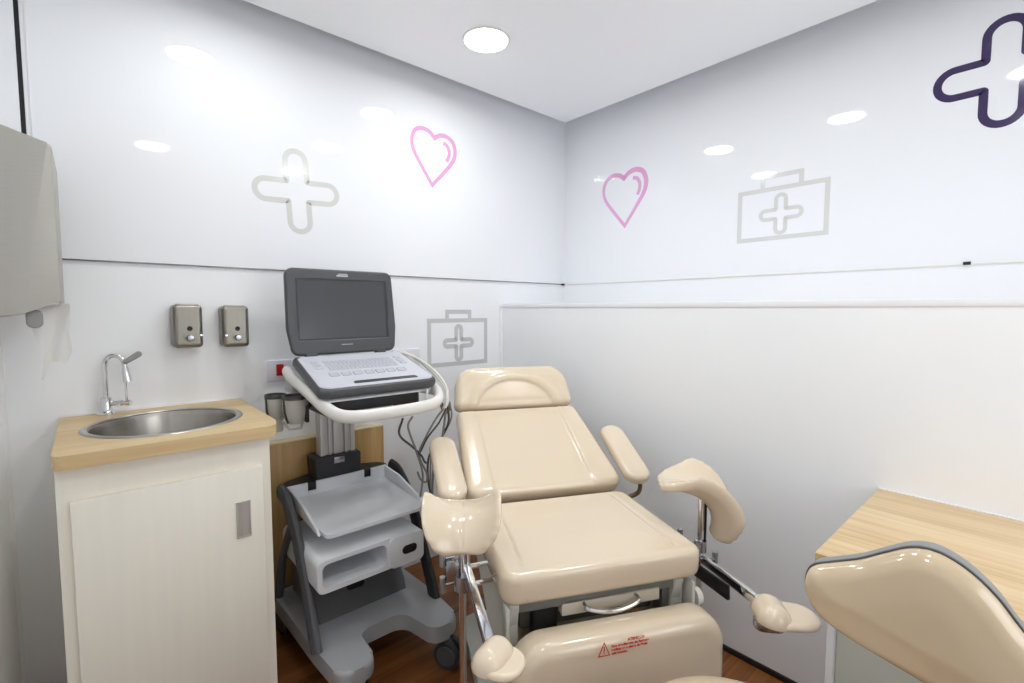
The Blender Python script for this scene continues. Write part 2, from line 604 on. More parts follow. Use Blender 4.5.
# ------------------------------------------------------------------ sink corner
ZK = .952
cab = thing('sink_cabinet', 'cream single-door cabinet standing under the round steel sink', 'cabinet', (.165, 1.83, 0))
o_ = Vector((.165, 1.83, 0))
def rel(bm, o=o_):
    bmesh.ops.translate(bm, verts=bm.verts, vec=-o)
    return bm
bm = bmesh.new()
x0, x1, y0, y1 = -.077, .400, 1.575, 2.105
zt = ZK-.035
box(bm, (x0, y0, .06), (x0+.032, y1, zt))
box(bm, (x1-.026, y0, .06), (x1, y1, zt))
box(bm, (x0+.032, y1-.01, .06), (x1-.026, y1, zt))
box(bm, (x0+.032, y0, .06), (x1-.026, y1-.01, .078))
box(bm, (x0+.032, y0, ZK-.16), (x1-.026, y0+.018, zt))
box(bm, (x0+.02, y0+.05, 0), (x1-.02, y1-.02, .06))
obj('body', rel(bm), M['cab'], cab, smooth=False)
door = obj('door', rel(bx((-.052, 1.557, .075), (.374, 1.574, .832), .002)), M['cab'], cab)
bm = bmesh.new()
box(bm, (.300, 1.5525, .629), (.304, 1.558, .737), .001)
box(bm, (.334, 1.5525, .629), (.338, 1.558, .737), .001)
box(bm, (.300, 1.5525, .733), (.338, 1.558, .737), .001)
box(bm, (.300, 1.5525, .629), (.338, 1.558, .633), .001)
box(bm, (.304, 1.5560, .633), (.334, 1.558, .733))
# the curved inner scoop
for k in range(6):
    a0, a1 = k/6, (k+1)/6
    box(bm, (.304+.03*a0, 1.5572-.0035*math.sin(PI*a0), .635), (.304+.03*a1, 1.5578, .731))
obj('handle', rel(bm), M['pullsteel'], door, label='recessed chrome handle')

# worktop with a round hole
SX, SY, SR = .172, 1.822, .205
ctop = thing('countertop', 'light oak countertop with rounded front corners holding the sink', 'countertop', (.165, 1.83, ZK-.035))
outer = rpoly([(-.081, 1.543, .03), (.414, 1.543, .035), (.432, 1.62, .03), (.432, 2.1085, 0), (-.081, 2.1085, 0)], 8)
def ring_fill(bm, outer, hole, z0, z1):
    c = Vector(hole[:2]); r = hole[2]
    N = 128
    O = []
    oo = [Vector(p) for p in outer]
    angs = sorted([2*PI*k/N-PI for k in range(N)]+[math.atan2((p-c).y, (p-c).x) for p in oo])
    aa = [angs[0]]
    for a in angs[1:]:
        if a-aa[-1] > 1e-4: aa.append(a)
    for a in aa:
        d = Vector((math.cos(a), math.sin(a)))
        best = None
        for p, q in zip(oo, oo[1:]+oo[:1]):
            e = q-p
            den = d.x*e.y-d.y*e.x
            if abs(den) < 1e-12: continue
            w = p-c
            t = (w.x*e.y-w.y*e.x)/den
            s = (w.x*d.y-w.y*d.x)/den
            if t > 0 and -1e-3 <= s <= 1+1e-3 and (best is None or t < best): best = t
        O.append((c+d*best, c+d*r))
    V = [[bm.verts.new((p.x, p.y, z)) for p, z in ((o, z1), (i, z1), (i, z0), (o, z0))] for o, i in O]
    n = len(V)
    for i in range(n):
        a, b = V[i], V[(i+1) % n]
        for k in range(4):
            bm.faces.new((a[k], a[(k+1) % 4], b[(k+1) % 4], b[k]))
bm = bmesh.new()
ring_fill(bm, outer, (SX, SY, SR-.012), ZK-.035, ZK)
obj('slab', rel(bm, Vector((.165, 1.83, ZK-.035))), M['counter'], ctop, angle=30)
obj('back_seal', rel(bx((-.081, 2.1005, ZK-.001), (.438, 2.1085, ZK+.006), .002), Vector((.165, 1.83, ZK-.035))), M['seal'], ctop, label='white sealant strip')

sink = thing('sink_basin', 'round stainless steel sink basin set into the oak countertop', 'sink', (SX, SY, ZK))
obj('bowl', lt([(.192, .0012), (.186, -.004), (.182, -.02), (.176, -.07), (.16, -.115), (.12, -.135), (.03, -.142), (.028, -.146), (0, -.146),
                (0, -.15), (.12, -.14), (.163, -.118), (.18, -.07), (.186, -.02), (.19, -.004)], 64), M['basin'], sink)
obj('rim', lt([(.188, .0006), (.190, .003), (.197, .004), (.204, .0025), (.206, .0004), (.188, .0004)], 64), M['steel'], sink)
obj('drain', lt([(0, -.1405), (.018, -.141), (.024, -.1395), (.027, -.1415), (.027, -.1425), (0, -.1425)], 24), M['chrome'], sink)

fau = thing('faucet', 'chrome gooseneck faucet with paddle lever behind the sink', 'faucet', (.034, 2.072, ZK))
obj('base', lt([(.027, .0006), (.027, .004), (.018, .010), (.0155, .016), (.0155, .055), (.0125, .058), (0, .058)], 24), M['chrome'], fau)
pts = [(0,0,.05), (0,0,.09), (0,0,.135)]
for k in range(9):
    a = PI-PI*k/8*.93
    pts.append((.026+.026*math.cos(a), -.012-.012*math.cos(a), .160+.036*math.sin(a)))
pts.append((.0535, -.024, .134))
obj('spout', tb(spline(pts, 5), .0078, 12), M['chrome'], fau)
obj('nozzle', tb([(.0520,-.0235,.156), (.0535,-.024,.140), (.0575,-.025,.108)], [.0085, .0105, .0125], 14), M['chrome'], fau)
obj('rod', tb([(.052,-.024,.115), (.052,-.024,.032)], .0038, 8), M['chrome'], fau)
bm = tb([(.010,0,.036), (.052,-.022,.036)], .0085, 12)
tube(bm, [(.036,-.012,.036), (.041,-.015,.036)], .0098, 12)
tube(bm, [(.050,-.021,.036), (.062,-.027,.036)], .0098, 12)
obj('valve', bm, M['chrome'], fau)
bm = pad(rpoly([(-.008, 0, .006), (.008, 0, .006), (.0125, .060, .012), (-.0125, .060, .012)], 6), .012, .005, .005, nx=18, ny=24,
         mtx=TR((.050, -.030, .166)) @ Matrix.Rotation(R(-90), 4, 'Z') @ Matrix.Rotation(R(34), 4, 'X') @ Matrix.Rotation(R(35), 4, 'Y'))
obj('lever', bm, M['nub'], fau, label='grey paddle lever')

def soap(loc, label):
    s = thing('soap_dispenser', label, 'soap dispenser', loc, 0, 'steel soap dispensers on the back wall')
    W, H, D = .045, .077, .068
    # body pressed from sheet: rounded corners, softly rounded front
    obj('body', pad(rrect(-W, -H, W, H, .014), D, .014, .001, mtx=Matrix.Rotation(PI/2, 4, 'X'), nx=26, ny=34), M['soapsteel'], s)
    obj('lid', bx((-W+.014, -D+.010, H-.0015), (W-.012, -.012, H+.0035), .0012), M['steel'], s)
    obj('sight_window', lt([(0, .0012), (.0062, .0012), (.0078, .0016), (.0088, 0), (0, 0)], 20, TR((.004, -D, -.008), R(90))), M['black'], s)
    bm = lt([(0, .0006), (.018, .0004), (.0185, 0), (0, 0)], 24, TR((.004, -D, -.035), R(90)))
    obj('button_plate', bm, M['soapsteel'], s)
    obj('push_button', lt([(.011, 0), (.011, .014), (.0095, .017), (0, .018)], 24, TR((.004, -D, -.041), R(90))), M['greychrome'], s)
    obj('lock', lt([(.0035, 0), (.0035, .002), (0, .0022)], 14, TR((-.033 if loc[0] > .35 else .038, -D+.002, -.033), R(90))), M['chrome'], s)
    return s
soap((.267, YB-.0015, 1.240), 'steel soap dispenser on the back wall, the one nearer the faucet')
soap((.418, YB-.0015, 1.236), 'steel soap dispenser on the back wall, the one nearer the screen')

# paper towel dispenser on the left wall, seen side-on
tow = thing('towel_dispenser', 'large brushed steel paper towel dispenser at the left edge', 'towel dispenser', (XL, 1.87, 1.29))
prof = rpoly([(0, .482, 0), (.157, .431, .012), (.156, .030, .004), (.086, .0, .03), (0, -.016, 0)], 6)
obj('case', pr(prof, -.15, .15, (0, 2, 1), .006, 3), M['towelsteel'], tow)
obj('bottom_plate', bx((.100, -.146, .022), (.153, .146, .027), .001, mtx=None), M['greychrome'], tow)
obj('lock', pad(rrect(-.016, -.018, .016, .030, .014), .018, .006, .001, nx=14, ny=14, mtx=TR((.104, -.115, -.020), R(90))), M['nub'], tow)
# sheet of tissue twisting out of it
bm = bmesh.new()
rows = []
NR, NCc = 26, 12
for i in range(NR+1):
    t = i/NR
    row = []
    for j in range(NCc+1):
        s = j/NCc-.5
        tw = R(20+35*t)
        wdt = .092*(1-.12*t)
        x = .128+.022*t-.012*t*t+wdt*s*math.cos(tw)+.008*math.sin(6*t+4*s)*t
        y = -.075+wdt*s*math.sin(tw)*.8+.012*math.sin(8*s+3*t)
        z = .026-.140*t-.055*t*(.5-s)+.012*math.sin(9*s+2)*t
        row.append(bm.verts.new((x, y, z)))
    rows.append(row)
for a, b in zip(rows, rows[1:]):
    for j in range(NCc):
        bm.faces.new((a[j], a[j+1], b[j+1], b[j]))
r_ = bmesh.ops.solidify(bm, geom=bm.faces[:], thickness=.0012)
pt = obj('paper_towel', bm, M['paper'], None, angle=60)
pt.location = (XL, 1.87, 1.29)
tag(pt, 'white crumpled sheet of tissue hanging from the steel towel dispenser', 'paper towel')

# outlet plates
ou = thing('power_outlet', 'white outlet plate with red rocker switch left of the ultrasound screen', 'power outlet', (.592, YB, 1.050))
obj('plate', bx((-.058, -.010, -.043), (.058, -.0005, .043), .004), M['outlet'], ou)
obj('rocker_switch', bx((-.024, -.017, -.021), (.005, -.010, .026), .003), M['red'], ou, label='red rocker switch')
ou2 = thing('power_outlet', 'white outlet plate half hidden at the right of the ultrasound keyboard', 'power outlet', (1.165, YB, 1.062))
obj('plate', bx((-.075, -.010, -.045), (.075, -.0005, .045), .004), M['outlet'], ou2)
obj('socket', bx((-.045, -.013, -.022), (.045, -.010, .022), .002), M['whiteplastic'], ou2)

# wooden panel low on the wall behind the cart
wp = thing('wood_panel', 'oak panel low on the back wall behind the ultrasound cart', 'wood panel', (.74, 2.085, 0))
obj('board', bx((-.295, -.025, .002), (.276, .022, .756), .001), M['panelwood'], wp)
obj('top_edge', bx((-.295, -.026, .756), (.276, .022, .762), .001), M['panel_edge'], wp)

# ------------------------------------------------------------------ ultrasound cart (faces -Y)
cx, cy = .745, 1.75
cart = thing('ultrasound_cart', 'grey wheeled ultrasound cart with tray, drawer and white handrail', 'medical cart', (cx, cy, 0))
L = lambda x, y, z=0.: Vector((x-cx, y-cy, z))
def cp(pts): return [(p[0]-cx, p[1]-cy)+tuple(p[2:]) for p in pts]
# base: U-shaped plate with two feet
base = rpoly(cp([(.535, 1.405, .05), (.660, 1.405, .05), (.668, 1.555, .03), (.70, 1.575, .03), (.84, 1.575, .06), (.872, 1.405, .05), (.985, 1.405, .05),
                 (1.0, 1.60, .05), (.985, 2.03, .05), (.505, 2.03, .05), (.52, 1.60, .05)]), 8)
obj('base', pr(base, .105, .165, (0,1,2), .014, 3), M['cartbase'], cart)
# battery housing rising at the back between the uprights
bm = pr([(2.0-cy, .162), (1.70-cy, .162), (1.725-cy, .20), (1.80-cy, .30), (2.0-cy, .32)], .575-cx, .93-cx, (1,2,0), .008, 2)
hs = obj('battery_housing', bm, M['cartleg'], cart)
obj('oval_recess', pad(rrect(-.035, -.014, .035, .014, .0135), .006, .002, .001, nx=22, ny=14, mtx=TR((.735-cx, 1.753-cy, .232), R(53))), M['black'], hs)
# uprights: bowed side frames
def upright(sx):
    pts = [(1.93, .605), (1.86, .59), (1.76, .50), (1.66, .32), (1.58, .155)]
    sp = spline([(sx, y, z) for y, z in pts], 8)
    bm = bmesh.new()
    P = [L(p.x+(.012 if sx < .7 else -.012)*0, p.y, p.z) for p in sp]
    tube(bm, P, .017, 12, ry=.034, up=Vector((1,0,0)).cross(Vector((0,0,1))))
    return bm
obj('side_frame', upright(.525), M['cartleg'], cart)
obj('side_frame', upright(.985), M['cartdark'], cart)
# rear side bars down to the back of the base
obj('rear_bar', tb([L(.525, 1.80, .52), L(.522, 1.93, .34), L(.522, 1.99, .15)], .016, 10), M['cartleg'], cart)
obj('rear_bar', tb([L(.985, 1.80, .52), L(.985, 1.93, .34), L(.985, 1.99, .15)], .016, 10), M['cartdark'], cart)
# rear arched black yoke at the tray's back
yk = pr(rpoly(cp([(.525, 1.934, .02), (.985, 1.934, .02), (.96, 2.0, .06), (.86, 2.045, .08), (.66, 2.045, .08), (.55, 2.0, .06)]), 6), .575, .612, (0,1,2), .008, 2)
obj('yoke', yk, M['cartdark'], cart)
# column
col = bmesh.new()
for (a, b, y, bv) in ((.684, .704, 1.945, .003), (.704, .716, 1.953, 0), (.716, .730, 1.944, .002), (.730, .738, 1.958, 0), (.738, .776, 1.947, .002),
                      (.776, .784, 1.958, 0), (.784, .797, 1.944, .002), (.797, .809, 1.953, 0), (.809, .829, 1.945, .003)):
    box(col, L(a, y, .56), L(b, 2.0, .93), bv)
obj('column', col, M['column'], cart)
sl = obj('column_sleeve', pr(rpoly([(.662-cx, .555, 0), (.842-cx, .555, 0), (.846-cx, .705, .012), (.654-cx, .705, .012)], 4), 1.925-cy, 2.03-cy, (0,2,1), .006, 2), M['cartdark'], cart)
obj('latch', bx(L(.728, 1.919, .672), L(.772, 1.926, .697), .002), M['greychrome'], sl)
# tray: sloping floor, notched back lip, flared side lips
tr = bmesh.new()
zf, zr = .545, .572
def tz(y): return zf+(zr-zf)*(y-1.575)/(1.95-1.575)
fl = rpoly(cp([(.565, 1.572, .025), (.945, 1.572, .04), (.958, 1.93, .01), (.545, 1.93, .01)]), 6)
vb = [tr.verts.new((x, y, tz(y+cy)-.012)) for x, y in fl]
vt = [tr.verts.new((x, y, tz(y+cy))) for x, y in fl]
tr.faces.new(list(reversed(vb))); tr.faces.new(vt)
for i in range(len(fl)):
    k = (i+1) % len(fl)
    tr.faces.new((vb[i], vb[k], vt[k], vt[i]))
for (xa, xb) in ((.545, .622), (.655, .855), (.886, .958)):
    prism(tr, [(xa-cx, .563), (xb-cx, .563), (xb-cx, .618), (xa-cx, .618)], 1.918-cy, 1.930-cy, (0,2,1), .003)
prism(tr, [(.547-cx, .558), (.956-cx, .558), (.956-cx, .583), (.547-cx, .583)], 1.9195-cy, 1.9285-cy, (0,2,1))
for sx, dx in ((.546, .010), (.948, -.010)):
    a = [(1.93-cy, .56), (1.93-cy, .618), (1.80-cy, .606), (1.62-cy, .560), (1.60-cy, .540)]
    prism(tr, a, sx-cx, sx+.010-cx, (1,2,0), .003)
obj('tray', tr, M['cartlight'], cart, angle=25)
# drawer box: shell with an open shelf and one drawer
db = bmesh.new()
out = rrect(.527-cx, .352, .925-cx, .470, .026, 8)
inn = rrect(.545-cx, .371, .776-cx, .453, .022, 8)
V = []
for (ox, oz), (ix, iz) in zip(out, inn):
    V.append([db.verts.new((ox, 1.569-cy, oz)), db.verts.new((ox+(ix-ox)*.12, 1.565-cy, oz+(iz-oz)*.12)), db.verts.new((ix, 1.565-cy, iz)), db.verts.new((ix, 1.91-cy, iz)), db.verts.new((ox, 1.93-cy, oz))])
n_ = len(V)
for i in range(n_):
    a, b = V[i], V[(i+1) % n_]
    for k in range(3):
        db.faces.new((a[k], b[k], b[k+1], a[k+1]))
    db.faces.new((a[0], a[4], b[4], b[0]))
db.faces.new([v[3] for v in V])
db.faces.new([v[4] for v in reversed(V)])
obj('shelf_box', db, M['cartlight'], cart)
dr = obj('drawer', pr(rrect(.785-cx, .356, .922-cx, .467, .014), 1.553-cy, 1.72-cy, (0,2,1), .004, 2), M['cartlight'], cart)
obj('pull', pad(rrect(-.030, -.016, .030, .016, .0155), .004, .0015, .001, nx=22, ny=14, mtx=TR((.862-cx, 1.5532-cy, .412), R(90))), M['black'], dr)
# neck and head carrying the console
obj('head_block', pr(rrect(.61-cx, 1.60-cy, .95-cx, 2.0-cy, .03), .925, 1.0, (0,1,2), .006, 2), M['cartdark'], cart)
# white handrail: a flattened tube bent round three sides
rp = [(.560, 1.93, 1.065), (.553, 1.84, 1.048), (.552, 1.66, 1.016), (.560, 1.56, .988), (.585, 1.495, .964), (.64, 1.468, .956), (.76, 1.462, .955), (.87, 1.465, .957),
      (.94, 1.482, .964), (.982, 1.535, .984), (.994, 1.63, 1.010), (.99, 1.80, 1.038), (.985, 1.93, 1.065)]
hr = obj('handrail', tb([L(*p) for p in spline(rp, 8)], .0175, 14, ry=.0225), M['rail'], cart)
for sx in (.575, .985):
    obj('rail_bracket', bx(L(sx-.02, 1.86, .985), L(sx+.02, 1.95, 1.05), .008), M['cartgrey'], cart)
obj('support_strut', tb([L(.93, 1.53, .955), L(.93, 1.53, 1.005)], .004, 8), M['whiteplastic'], cart)
obj('support_strut', tb([L(.985, 1.56, .975), L(.93, 1.68, .99)], .005, 8), M['whiteplastic'], cart)
obj('white_skirt', pr([(.66-cx, 1.599-cy), (.83-cx, 1.599-cy), (.72-cx, 1.50-cy)], .940, .950, (0,1,2), .002), M['rail'], cart)
# probe holder cups on a dark bracket at the left
def cup(x, y, z, r):
    bm = lt([(r*.55, -.050), (r*.82, -.038), (r, -.004), (r*1.03, .04), (r*.95, .04), (r*.9, -.004), (r*.6, -.04), (0, -.04), (0, -.05), (r*.55, -.05)], 22, TR(L(x, y, z)), 1.15)
    o = obj('probe_cup', bm, M['cup'], cart)
    obj('cup_rim', lt([(r*.86, .038), (r*.90, .048), (r*1.04, .048), (r*1.06, .036), (r*.9, .036)], 22, TR(L(x, y, z)), 1.15), M['cupdark'], o)
    obj('cup_strap', tb([L(x-r*1.0, y-.012, z+.04), L(x-r*.98, y-.016, z-.01), L(x-r*.7, y-.014, z-.045)], .004, 6), M['cupdark'], o)
cup(.490, 1.83, .950, .034)
cup(.530, 1.75, .953, .039)
bm = bmesh.new()
tube(bm, [L(.548, 1.735, .935), L(.60, 1.80, .955), L(.64, 1.9, .965)], .009, 8)
box(bm, L(.556, 1.715, .905), L(.568, 1.735, .965), .003)
obj('holder_bracket', bm, M['cartdark'], cart)
bm = tb([L(.50, 1.78, .905), L(.512, 1.755, .882), L(.548, 1.745, .882), L(.556, 1.745, .915)], .005, 8)
obj('holder_hook', bm, M['cup'], cart)
obj('holder_back', bx(L(.475, 1.80, .865), L(.507, 1.85, .915), .008), M['cup'], cart)
# casters
def caster(x, y, rz, first=None):
    if first is not None: return dup_part(first, cart, (x-cx, y-cy, 0), rz)
    bm = bmesh.new()
    cyl(bm, (0, 0, .098), (0, 0, .1055), .02, 16)
    prism(bm, rpoly([(-.03, .098, .01), (.02, .104, .01), (.050, .06, .01), (.03, .04, .01), (-.012, .05, .01)], 4), -.008, .008, (0,2,1), .003)
    fk = obj('caster', bm, M['cartleg'], cart)
    fk.location = (x-cx, y-cy, 0)
    fk.rotation_euler = (0, 0, rz)
    for s in (-1, 1):
        T = TR((.018, s*.019, .051), R(90))
        obj('wheel', lt([(0, -.010), (.030, -.010), (.036, -.007), (.048, -.0095), (.0495, 0), (.048, .0095), (.036, .007), (.030, .010), (0, .010)], 32, T), M['tyre'], fk)
        obj('hub_cap', lt([(0, .0125), (.034, .0115), (.036, .007), (0, .007)], 28, TR((.018, s*.019, .051), R(90) if s < 0 else R(-90))), M['wheel'], fk)
    return fk
c0 = caster(.928, 1.425, R(-60))
caster(.60, 1.425, R(-75), c0)
caster(.555, 1.98, R(100), c0)
caster(.935, 1.98, R(80), c0)

# ------------------------------------------------------------------ portable ultrasound console
us = thing('ultrasound_machine', 'open charcoal laptop-style ultrasound machine on the white-railed cart', 'ultrasound machine', (.757, 1.70, 1.0))
uo = Vector((.757, 1.70, 1.0))
th = math.atan2(.090, .315)
# base tilted towards the user: local x across, y back, z up from its front lower edge
TB = Matrix.Translation(Vector((.758, 1.535, 1.000))-uo) @ Matrix.Rotation(R(-1.2), 4, 'Z') @ Matrix.Rotation(th, 4, 'X')
W = .219
obj('platform', pad(rrect(-W+.012, .012, W-.012, .30, .02), .012, .003, .003, nx=24, ny=20, mtx=TB @ Matrix.Translation((0, 0, -.010))), M['cartlight'], us)
obj('base_shell', pad(rpoly([(-W, .012, .03), (-W+.03, 0, .03), (W-.03, 0, .03), (W, .012, .03), (W-.004, .318, .02), (-W+.004, .318, .02)], 6), .036, .012, .010, nx=50, ny=40,
                     mtx=TB @ Matrix.Translation((0, 0, .007))), M['lap'], us)
dk = obj('keyboard_deck', pad(rpoly([(-W+.010, .03, .02), (-W+.030, .012, .02), (W-.030, .012, .02), (W-.010, .03, .02), (W-.016, .300, .02), (-W+.016, .300, .02)], 6), .007, .004, .001, nx=40, ny=36,
                     mtx=TB @ Matrix.Translation((0, 0, .0405))), M['lapdeck'], us)
bm = bmesh.new()
for r in range(5):
    for k in range(17):
        if r == 4 and 5 <= k <= 10: continue
        x = -.135+k*.0155+(.004 if r % 2 else 0)
        y = .150+r*.018
        box(bm, (x, y, .0470), (x+.0135, y+.0155, .0496), .0012, 1, TB)
box(bm, (-.058, .222, .047), (.036, .2375, .0496), .0012, 1, TB)
for k in range(3):
    box(bm, (-.175, .165+k*.028, .047), (-.150, .187+k*.028, .0492), .002, 1, TB)
    box(bm, (.145, .165+k*.028, .047), (.172, .187+k*.028, .0492), .002, 1, TB)
obj('keyboard', bm, M['lapkey'], us)
bm = bmesh.new()
for k in range(7):
    box(bm, (-.15+k*.042, .095, .047), (-.118+k*.042, .125, .049), .003, 1, TB)
obj('control_keys', bm, M['lapkey'], us)
obj('handle_slot', pad(rpoly([(-.10, .024, .012), (.15, .024, .012), (.14, .046, .012), (-.09, .046, .012)], 6), .0014, .0005, .0003, nx=34, ny=10, mtx=TB @ Matrix.Translation((0, 0, .047))), M['bezel'], us)
# lid: nearly upright
hingeY, hingeZ = 1.848, 1.130
TL = Matrix.Translation(Vector((.761, hingeY, hingeZ))-uo) @ Matrix.Rotation(R(84), 4, 'X')   # local x across, y up the lid, z towards user
lid = obj('lid', pad(rpoly([(-.200, -.002, .03), (.210, -.002, .03), (.221, .10, .1), (.214, .328, .03), (-.212, .328, .03), (-.216, .10, .1)], 8), .030, .007, .010, nx=70, ny=60,
                     mtx=TL @ Matrix.Translation((0, 0, -.028)), h=lambda x, y, d: -.004 if (-.178 < x < .186 and .055 < y < .286) else 0.), M['lap'], us)
obj('screen_bezel', bx((-.180, .052, -.004), (.188, .290, .0004), .001, 1, TL), M['bezel'], us)
obj('screen', bx((-.174, .059, -.001), (.176, .282, .0012), .0008, 1, TL), M['screen'], us)
bm = bmesh.new()
for k in range(7):
    box(bm, (-.018+k*.0065, .0315, .0020), (-.0128+k*.0065, .0345, .0032), 0, 1, TL)
obj('logo', bm, M['marklight'], us, label='small silver mark under the screen')
bm = bmesh.new()
for k in range(5):
    box(bm, (-.014+k*.0075, .3085, .0020), (-.0075+k*.0075, .312, .0032), 0, 1, TL)
box(bm, (-.022, .3005, .0020), (.024, .3065, .0032), .001, 1, TL)
obj('logo', bm, M['marklight'], us, label='small silver mark above the screen')
for s in (-.135, .145):
    obj('hinge', bx((s-.022, -.012, -.020), (s+.022, .006, .0045), .006, 3, TL), M['lap'], us)
# cables looped over the rail
def cable(pts, r, m):
    obj('cable', tb([L(*p) for p in spline(pts, 10)], r, 7), m, cart)
cable([(.965, 1.80, 1.125), (.995, 1.70, 1.100), (1.014, 1.60, 1.055), (1.015, 1.53, 1.005), (1.002, 1.505, .95), (.985, 1.51, .92)], .0055, M['cablewhite'])
cable([(.98, 1.80, 1.128), (1.008, 1.70, 1.085), (1.023, 1.58, 1.02), (1.018, 1.53, .965), (1.0, 1.53, .92)], .0045, M['cablewhite'])
cable([(.80, 1.475, .925), (.805, 1.51, .86), (.885, 1.56, .79), (.945, 1.60, .735), (.975, 1.63, .70), (.985, 1.63, .69)], .0040, M['cabledark'])
cable([(.84, 1.48, .925), (.84, 1.51, .88), (.90, 1.56, .77), (.95, 1.60, .66), (.955, 1.63, .56), (.96, 1.65, .50)], .0040, M['cable'])
cable([(.985, 1.50, .93), (.970, 1.53, .89), (.945, 1.57, .81), (.935, 1.60, .74), (.985, 1.63, .65), (.99, 1.64, .61), (.965, 1.64, .625), (.95, 1.64, .66)], .0040, M['cable'])
cable([(.995, 1.50, .93), (.98, 1.53, .87), (.955, 1.57, .81), (.94, 1.60, .75)], .0035, M['cabledark'])
cable([(1.0, 1.51, .93), (1.012, 1.54, .86), (1.02, 1.58, .76), (1.025, 1.64, .66), (1.035, 1.67, .54), (1.045, 1.68, .44)], .0050, M['cable'])
cable([(1.01, 1.51, .935), (1.03, 1.54, .86), (1.03, 1.60, .78), (1.015, 1.66, .70), (1.025, 1.68, .58), (1.07, 1.70, .47)], .0045, M['cabledark'])
cable([(1.018, 1.51, .95), (1.045, 1.54, .88), (1.045, 1.60, .80), (1.03, 1.66, .72), (1.045, 1.70, .60), (1.055, 1.72, .5)], .0035, M['cable'])
bm = bmesh.new()
for q in ((1.005, 1.525, .925), (1.025, 1.53, .935), (1.0, 1.54, .94)):
    tube(bm, [L(*q), L(q[0]+.012, q[1]+.01, q[2]-.022)], .0075, 8)
obj('cable_clip', bm, M['greymech'], cart)

# ------------------------------------------------------------------ gynaecological exam chair
CO, CA = (.965, .733, 0), math.atan2(-.4428, .8966)
ch = thing('exam_chair', 'cream vinyl gynaecological exam chair with knee and foot supports in the corner', 'exam chair', CO, CA)
def sm(e0, e1, x):
    t = min(1, max(0, (x-e0)/(e1-e0)))
    return t*t*(3-2*t)
def groove(x, c, w, dep): return -dep*math.exp(-((x-c)/w)**2)
# seat
def h_seat(x, y, d):
    xl = (.212 if x < 0 else .232)-.02*(y/.43)
    return groove(abs(x), xl, .0045, .0035)*sm(.02, .05, d)+.006*sm(0, .15, d)
ts = math.atan2(.012, .43)
obj('seat', pad(rpoly([(-.27, 0, .045), (.300, 0, .038), (.277, .43, .045), (-.272, .43, .045)], 10), .088, .022, .03, h_seat, nx=110, ny=80,
                mtx=Matrix.Translation((0, 0, .564)) @ Matrix.Rotation(ts, 4, 'X')), M['vinyl'], ch)
# seat corner seams
for s in (-1, 1):
    obj('seat_piping', tb(spline([(s*.275+.012+s*.012, .105, .60), (s*.268+.012+s*.012, .055, .635), (s*.235+.01+s*.01, .022, .640), (s*.215+.01+s*.01, .004, .615), (s*.205+.01+s*.01, .001, .585)], 6), .0016, 6), M['vinylseam'], ch)
# backrest
tb_ = math.atan2(.213, .385)
def h_back(x, y, d):
    a = .176-.004*y/.44
    inner = 1-sm(a-.006, a+.012, abs(x))
    return -.010*inner*sm(.0, .03, d)+.004*sm(0, .06, d)+groove(abs(x), a+.004, .004, .002)
nrm = Vector((0, -math.sin(tb_), math.cos(tb_)))
org = Vector((0, .447, .684))-nrm*.075
obj('backrest', pad(rpoly([(-.278, 0, .04), (.298, 0, .04), (.256, .437, .03), (-.256, .437, .03)], 10), .075, .024, .03, h_back, nx=130, ny=90,
                    mtx=Matrix.Translation(org) @ Matrix.Rotation(tb_, 4, 'X')), M['vinyl'], ch)
# headrest
thd = R(63)
nrm = Vector((0, -math.sin(thd), math.cos(thd)))
org = Vector((0, .838, .893))-nrm*.07
def h_head(x, y, d):
    q = math.hypot(x/.168, (y+.005)/.128)
    inside = 1-sm(.93, 1.02, q)
    return -.007*inside*sm(0, .03, d)+.004*math.exp(-((q-1.12)/.1)**2)+.004*sm(0, .05, d)
obj('headrest', pad(rpoly([(-.260, 0, .025), (.262, 0, .025), (.240, .185, .09), (-.240, .185, .09)], 12), .07, .026, .026, h_head, nx=110, ny=70,
                    mtx=Matrix.Translation(org) @ Matrix.Rotation(thd, 4, 'X')), M['vinyl'], ch)
# leg rest hanging down in front
lr = obj('leg_rest', pad(rpoly([(-.264, .08, .06), (.322, .08, .06), (.316, .512, .085), (-.259, .512, .085)], 10), .078, .034, .008, lambda x, y, d: .006*sm(0, .1, d), nx=90, ny=80,
                     mtx=Matrix.Rotation(R(90), 4, 'X')), M['vinyl'], ch)
# printed warning
TX = lambda x, z: Matrix.Translation((-.042+(x+.042)*.9, -.0862, .474+(z-.452)*.9)) @ Matrix.Rotation(R(90), 4, 'X') @ Matrix.Scale(.9, 4)
bm = bmesh.new()
fnl = lambda x, y, h: Vector((-.042+(x+.042)*.9, -.0858-h, .474+(y-.452)*.9))
tri = [(-.058, .452), (-.026, .452), (-.042, .488)]
ribbon(bm, tri, .0028, .0004, fnl)
ribbon(bm, [(-.042, .478), (-.042, .463)], .0032, .0004, fnl, closed=False)
ribbon(bm, [(-.042, .460), (-.042, .4568)], .0032, .0004, fnl, closed=False)
wl = obj('warning_label', bm, M['redink'], ch, smooth=False, label='red printed warning with a triangle')
text_mesh('heading', 'ATEN\u00c7\u00c3O', .0105, M['redink'], wl, TX(.052, .482), 'CENTER')
for i, s in enumerate(('Para atendimento do Paciente', 'verificar se o pist\u00e3o do Pedal', 'est\u00e1 travado.')):
    text_mesh('warning_line', s, .0092, M['redink'], wl, TX(-.021, .4715-.0102*i))
